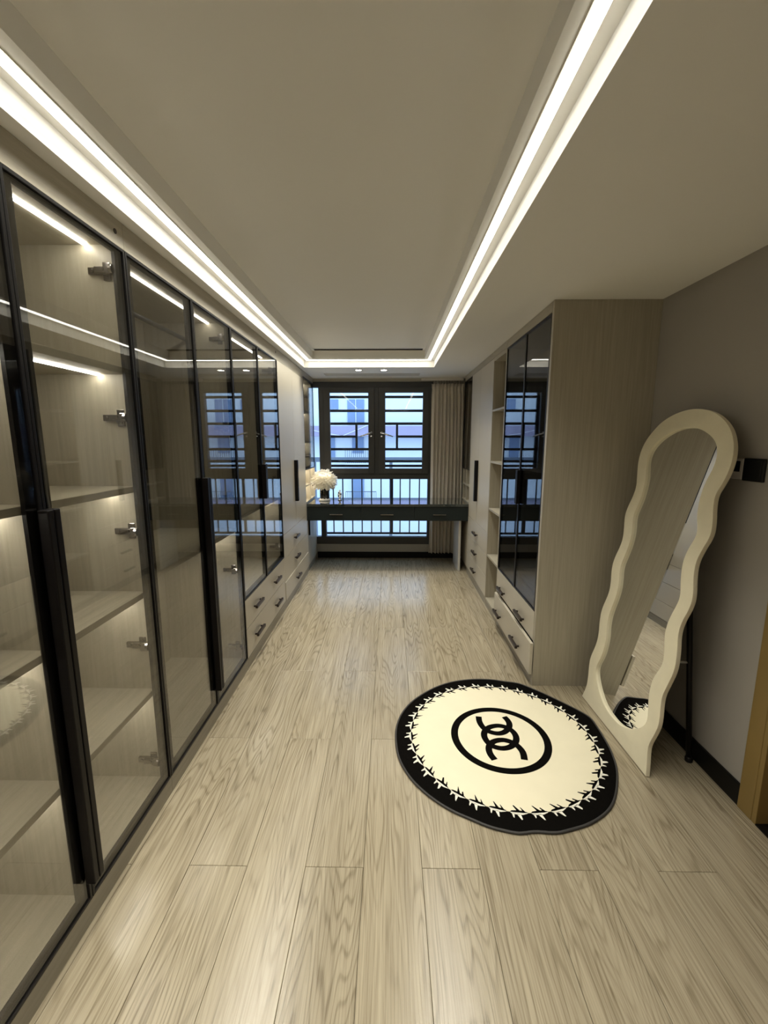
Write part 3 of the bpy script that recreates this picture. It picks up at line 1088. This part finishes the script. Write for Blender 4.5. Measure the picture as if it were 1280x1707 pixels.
IN = [(0.175, 0.134), (0.093, 0.09), (0.024, 0.076), (-0.064, 0.081), (-0.134, 0.103), (-0.197, 0.147), (-0.245, 0.196), (-0.26, 0.245), (-0.23, 0.325), (-0.224, 0.39), (-0.228, 0.452), (-0.248, 0.512), (-0.254, 0.587), (-0.226, 0.712), (-0.231, 0.793), (-0.257, 0.874), (-0.236, 0.953), (-0.22, 1.023), (-0.222, 1.101), (-0.247, 1.18), (-0.23, 1.237), (-0.216, 1.287), (-0.212, 1.34), (-0.212, 1.392), (-0.226, 1.443), (-0.242, 1.489), (-0.243, 1.529), (-0.224, 1.575), (-0.174, 1.62), (-0.103, 1.655), (-0.032, 1.674), (0.048, 1.676), (0.113, 1.666), (0.18, 1.638), (0.225, 1.606), (0.249, 1.565), (0.254, 1.519), (0.243, 1.472), (0.227, 1.429), (0.217, 1.375), (0.218, 1.318), (0.231, 1.256), (0.251, 1.214), (0.254, 1.177), (0.231, 1.122), (0.217, 1.071), (0.216, 1.023), (0.229, 0.962), (0.253, 0.892), (0.248, 0.848), (0.228, 0.784), (0.217, 0.73), (0.219, 0.678), (0.249, 0.592), (0.255, 0.539), (0.22, 0.457), (0.215, 0.402), (0.22, 0.346), (0.24, 0.289), (0.252, 0.239), (0.235, 0.194)]


def chaikin(p, closed, it=2):
    for _ in range(it):
        q = []
        n = len(p)
        if not closed:
            q.append(p[0])
        for i in range(n if closed else n - 1):
            a, b = p[i], p[(i + 1) % n]
            q += [(a[0] * .75 + b[0] * .25, a[1] * .75 + b[1] * .25), (a[0] * .25 + b[0] * .75, a[1] * .25 + b[1] * .75)]
        if not closed:
            q.append(p[-1])
        p = q
    return p


ol = chaikin(OL, False)
il = chaikin(IN, True)
U_, V_ = Vector((.023, -.9997, 0)), Vector((.139, .003, .990))
N_ = U_.cross(V_).normalized()
if N_.x > 0:
    N_ = -N_
B_ = Vector((1.2275, 2.196, .0055))


def P(uv, d=0.0):
    return B_ + U_ * uv[0] + V_ * uv[1] + N_ * d


t = thing('floor_mirror', tuple(B_), 'tall leaning floor mirror with a wavy cream frame beside the round rug', 'mirror')
TK = .020
m = MB()
tri = tessellate_polygon([[Vector((a, b, 0)) for a, b in ol], [Vector((a, b, 0)) for a, b in il]])
allp = ol + il
nA, nI = len(ol), len(il)
vs = [P(q) for q in allp] + [P(q, -TK) for q in allp]
K = len(allp)
fs = [tuple(x) for x in tri] + [tuple(K + i for i in reversed(x)) for x in tri]
for i in range(nA):
    j = (i + 1) % nA
    fs.append((i, j, K + j, K + i))
for i in range(nI):
    j = (i + 1) % nI
    fs.append((nA + i, nA + j, K + nA + j, K + nA + i))
fo = m.add(vs, fs).build('frame', 'mirror_frame_plush', t, recalc=True, bevel=.009, segs=3)
lab(fo, 'wavy cream frame')
for p in fo.data.polygons:
    p.use_smooth = True
cxm, cym = sum(a for a, b in il) / nI, sum(b for a, b in il) / nI
big = [(a + (.010 if a > cxm else -.010), b + (.010 if b > cym else -.010)) for a, b in il]
m = MB()
n = len(big)
vs = [P(q, -.014) for q in big] + [P(q, -.018) for q in big]
fs = [tuple(range(n)), tuple(range(2 * n - 1, n - 1, -1))] + [(i, (i + 1) % n, n + (i + 1) % n, n + i) for i in range(n)]
m.add(vs, fs).build('mirror_glass', 'mirror_silver', t, recalc=True)
m = MB()
vs = [P(q, -TK - .0005) for q in big] + [P(q, -TK - .006) for q in big]
m.add(vs, fs).build('backing', 'mirror_backing', t, recalc=True)
m = MB()
legtop, legbot = P((.12, 1.30), -TK - .02), Vector((1.515, 1.975, .012))
m.tube([legtop, legbot], .013, 14)
m.lathe([(.017, 0), (.018, .004), (.018, .02), (.014, .026)], (legbot.x, legbot.y, 0.0005), 16)
m.build('stand_leg', 'black_metal', t, smooth=True)
sp = legbot.lerp(legtop, (.513 - .012) / (legtop.z - .012))
m = MB()
m.tube([P((.17, .52), -TK - .001), sp], .0055, 10)
m.build('strut', 'white_board', t, smooth=True)

# ------------------------------------------------------------------ round rug
RC = Vector((.605, 2.128, 0))
RR = .575
OUT = [(0.035, 2.161), (0.038, 2.042), (0.051, 1.953), (0.093, 1.848), (0.143, 1.774), (0.205, 1.706), (0.28, 1.647), (0.344, 1.615), (0.419, 1.574), (0.499, 1.552), (0.541, 1.545), (0.606, 1.557), (0.688, 1.548), (0.747, 1.564), (0.837, 1.59), (0.933, 1.643), (0.999, 1.702), (1.058, 1.787), (1.121, 1.905), (1.152, 2.022), (1.164, 2.115), (1.172, 2.24), (1.171, 2.308), (1.133, 2.37), (1.057, 2.463), (0.974, 2.558), (0.882, 2.645), (0.845, 2.668), (0.767, 2.683), (0.694, 2.706), (0.576, 2.710), (0.457, 2.688), (0.351, 2.643), (0.245, 2.565), (0.137, 2.45), (0.075, 2.338), (0.046, 2.243)]
ot = chaikin(OUT, True, 2)
t = thing('round_rug', (RC.x, RC.y, 0), 'round black and cream rug with interlocking rings in the middle, lying on the oak floor', 'rug')


def flat(name, loops_poly, z0, z1, mat):
    m = MB()
    tri = tessellate_polygon([[Vector((a, b, 0)) for a, b in lp] for lp in loops_poly])
    pts = [q for lp in loops_poly for q in lp]
    k = len(pts)
    vs = [(a, b, z1) for a, b in pts] + [(a, b, z0) for a, b in pts]
    fs = [tuple(x) for x in tri] + [tuple(k + i for i in reversed(x)) for x in tri]
    s = 0
    for lp in loops_poly:
        n = len(lp)
        for i in range(n):
            j = (i + 1) % n
            fs.append((s + i, s + j, k + s + j, k + s + i))
        s += n
    return m.add(vs, fs).build(name, mat, t, recalc=True)


def circ(r, n=96, c=RC, wob=0.0, ph=0.0):
    return [(c.x + (r + wob * math.sin(3 * 2 * math.pi * i / n + ph)) * math.cos(2 * math.pi * i / n), c.y + (r + wob * math.sin(3 * 2 * math.pi * i / n + ph)) * math.sin(2 * math.pi * i / n)) for i in range(n)]


flat('border', [ot], .001, .0100, 'rug_black')
m = MB()
pth = [(a, b, .0065) for a, b in ot] + [(ot[0][0], ot[0][1], .0065), (ot[1][0], ot[1][1], .0065)]
m.tube(pth, .0058, 8, cap=False).build('edge_binding', 'rug_binding', t, smooth=True)
FR = .487
FC = Vector((.606, 2.128, 0))
flat('field', [circ(FR, 120, FC)], .0095, .0112, 'rug_cream')
EC = Vector((.602, 2.125, 0))
flat('emblem_ring', [circ(.264, 90, EC), circ(.226, 90, EC)], .0105, .0118, 'rug_black')


def ribbon(path, w, closed=False):
    p = chaikin(path, closed, 2)
    n = len(p)
    a, b = [], []
    for i in range(n):
        if closed:
            q0, q1 = p[i - 1], p[(i + 1) % n]
        else:
            q0, q1 = p[max(i - 1, 0)], p[min(i + 1, n - 1)]
        tx, ty = q1[0] - q0[0], q1[1] - q0[1]
        L = math.hypot(tx, ty)
        nx, ny = -ty / L * w / 2, tx / L * w / 2
        a.append((p[i][0] + nx, p[i][1] + ny))
        b.append((p[i][0] - nx, p[i][1] - ny))
    return a, b


Uc = [(0.521, 2.303), (0.515, 2.256), (0.523, 2.211), (0.54, 2.179), (0.572, 2.159), (0.605, 2.154), (0.638, 2.167), (0.667, 2.197), (0.684, 2.234), (0.682, 2.271), (0.670, 2.303)]
Oc = [(0.603, 2.223), (0.554, 2.206), (0.524, 2.167), (0.515, 2.129), (0.524, 2.084), (0.542, 2.057), (0.568, 2.042), (0.600, 2.037), (0.639, 2.050), (0.674, 2.083), (0.691, 2.124), (0.687, 2.173), (0.660, 2.207), (0.632, 2.220)]
Nc = [(0.532, 1.956), (0.518, 1.993), (0.518, 2.035), (0.534, 2.070), (0.561, 2.094), (0.605, 2.106), (0.643, 2.095), (0.669, 2.073), (0.683, 2.047), (0.692, 2.009), (0.682, 1.958)]
zz = .0119
for path, cl in ((Uc, False), (Oc, True), (Nc, False)):
    a, b = ribbon(path, .034, cl)
    if cl:
        flat('emblem_link', [a, b], .0105, zz, 'rug_black')
    else:
        flat('emblem_link', [a + b[::-1]], .0105, zz, 'rug_black')
    zz += .0003


def thorns(name, sgn, z1, mat):
    m = MB()
    NT = 34
    zt, zb = z1, .0095
    for i in range(NT):
        q0 = 2 * math.pi * i / NT
        rv = random.Random(i)

        def pt(a, r):   # a along the circle, r outward
            q = q0 + a / FR
            return (FC.x + (FR + sgn * r) * math.cos(q), FC.y + (FR + sgn * r) * math.sin(q))
        g = sgn
        ln = .011 if sgn > 0 else -.022
        polys = [
            [pt(-.037, .000), pt(-.030, .007), pt(-.012, .010), pt(.016, .010), pt(.036, .003), pt(.040, .000), pt(.020, -.001), pt(-.020, -.001)],
            [pt(g * -.010, .006), pt(g * .007, .007), pt(ln, .034 + rv.uniform(-.004, .006)), pt(ln - g * .005, .036)],
            [pt(g * -.030, .004), pt(g * -.019, .006), pt(ln - g * .032, .024 + rv.uniform(-.004, .005)), pt(ln - g * .036, .026)],
        ]
        for pl in polys:
            n = len(pl)
            vs = [(a, b, zt) for a, b in pl] + [(a, b, zb) for a, b in pl]
            fs = [tuple(range(n)), tuple(range(2 * n - 1, n - 1, -1))] + [(k, (k + 1) % n, n + (k + 1) % n, n + k) for k in range(n)]
            m.add(vs, fs)
    o = m.build(name, mat, t, recalc=True)
    o['kind'] = 'stuff'
    return o


thorns('white_thorns', 1, .0112, 'rug_white')
thorns('black_thorns', -1, .0120, 'rug_black')

# ------------------------------------------------------------------ outside
struct(bx(-25, 30, 7.6, 60, -1.65, -1.45).build('ground', 'paving'))
FY = 13.0
t = APT = thing('apartment_building', (-1, FY, -1.45), 'pale rendered apartment building seen through the window', 'building')
bx(-16, 4.6, FY, FY + 8, -1.45, 12).build('wall', 'facade_render', t)
for k, x in enumerate((-9.3, -5.4, -1.5, 2.4)):
    for fl in (-2.55, 0.0, 2.9, 5.8, 8.7):
        # tall blue shuttered window, narrow window, door with balcony, as on the storey opposite
        if fl == -2.55:
            w = bx(x + .35, x + .72, FY - .03, FY + .02, .05 - .45, .75).build('window', 'facade_blue', t)
            continue
        w = bx(x + .25, x + .74, FY - .04, FY + .02, fl + 2.08, fl + 2.80).build('window', 'facade_blue', t)
        bx(x + .485, x + .505, FY - .06, FY - .041, fl + 2.08, fl + 2.80).build('mullion', 'facade_render', w)
        w = bx(x - .26, x - .02, FY - .04, FY + .02, fl + 2.46, fl + 2.80).build('window', 'facade_blue', t)
        w = bx(x - .42, x - .14, FY - .04, FY + .02, fl + 1.12, fl + 1.70).build('window', 'facade_blue', t)
        w = bx(x + .38, x + .72, FY - .04, FY + .02, fl + 1.24, fl + 1.72).build('window', 'facade_blue', t)
for fl in (0.0, 2.9, 5.8, 8.7):
    bx(-16, 4.7, FY - .55, FY - .001, fl + 1.735, fl + 2.02).build('canopy', 'facade_band', t)
for k, x in enumerate((-9.3, -5.4, -1.5, 2.4)):
    for (xa, xb, za, zb) in ((x + .20, x + .98, .96, 1.40), (x + .20, x + 1.10, -.30, .14)):
        b_ = bx(xa, xb, FY - .40, FY - .001, za - .06, za).build('balcony_slab', 'facade_render', t)
        m = MB()
        m.box(xa, xb, FY - .40, FY - .38, zb - .02, zb)
        m.box(xa, xb, FY - .40, FY - .38, za + .03, za + .045)
        nb = int((xb - xa) / .06)
        for i in range(nb + 1):
            q = xa + (xb - xa - .012) * i / nb
            m.box(q, q + .012, FY - .398, FY - .384, za, zb - .02)
        o = m.build('railing', 'rail_metal', b_)
t = thing('low_wall', (-1, 11.5, -1.45), 'low kerb wall along the street below the window', 'wall')
bx(-14, 10, 11.4, 11.6, -1.45, -1.22).build('kerb', 'facade_render', t)
t = thing('street_rail', (0, 8.6, -1.45), 'dark horizontal pipe rail on posts just outside the window', 'railing')
bx(-4, 5, 8.58, 8.64, 1.19, 1.28).build('pipe', 'rail_metal', t)
bx(-4, 5, 8.58, 8.64, .93, .99).build('pipe', 'rail_metal', t)
for x in (-3.2, -1.5, .02, 1.7, 3.4):
    bx(x - .03, x + .03, 8.585, 8.635, -1.45, 1.19).build('post', 'rail_metal', t)
MB().tube([(-2.2, FY - .56, 1.90), (-1.75, FY - .6, 1.80), (-1.35, FY - .6, 1.74), (-1.05, FY - .6, 1.86), (-.6, FY - .56, 2.05)], .009, 6).build('wire', 'cable_white', APT)
t = thing('far_building', (16, 30, -1.45), 'greyish apartment block further off, seen reflected in the wardrobe glass', 'building')
bx(6, 34, 30, 40, -1.45, 5.4).build('wall', 'far_facade', t)
for i in range(9):
    for j in range(2):
        bx(7 + i * 3, 8.6 + i * 3, 29.95, 30.02, .4 + j * 2.6, 1.9 + j * 2.6).build('window', 'facade_blue', t)
for i in range(4):
    bx(9 + i * 6, 11 + i * 6, 32, 34, 5.4, 6.3).build('roof_box', 'far_facade', t)
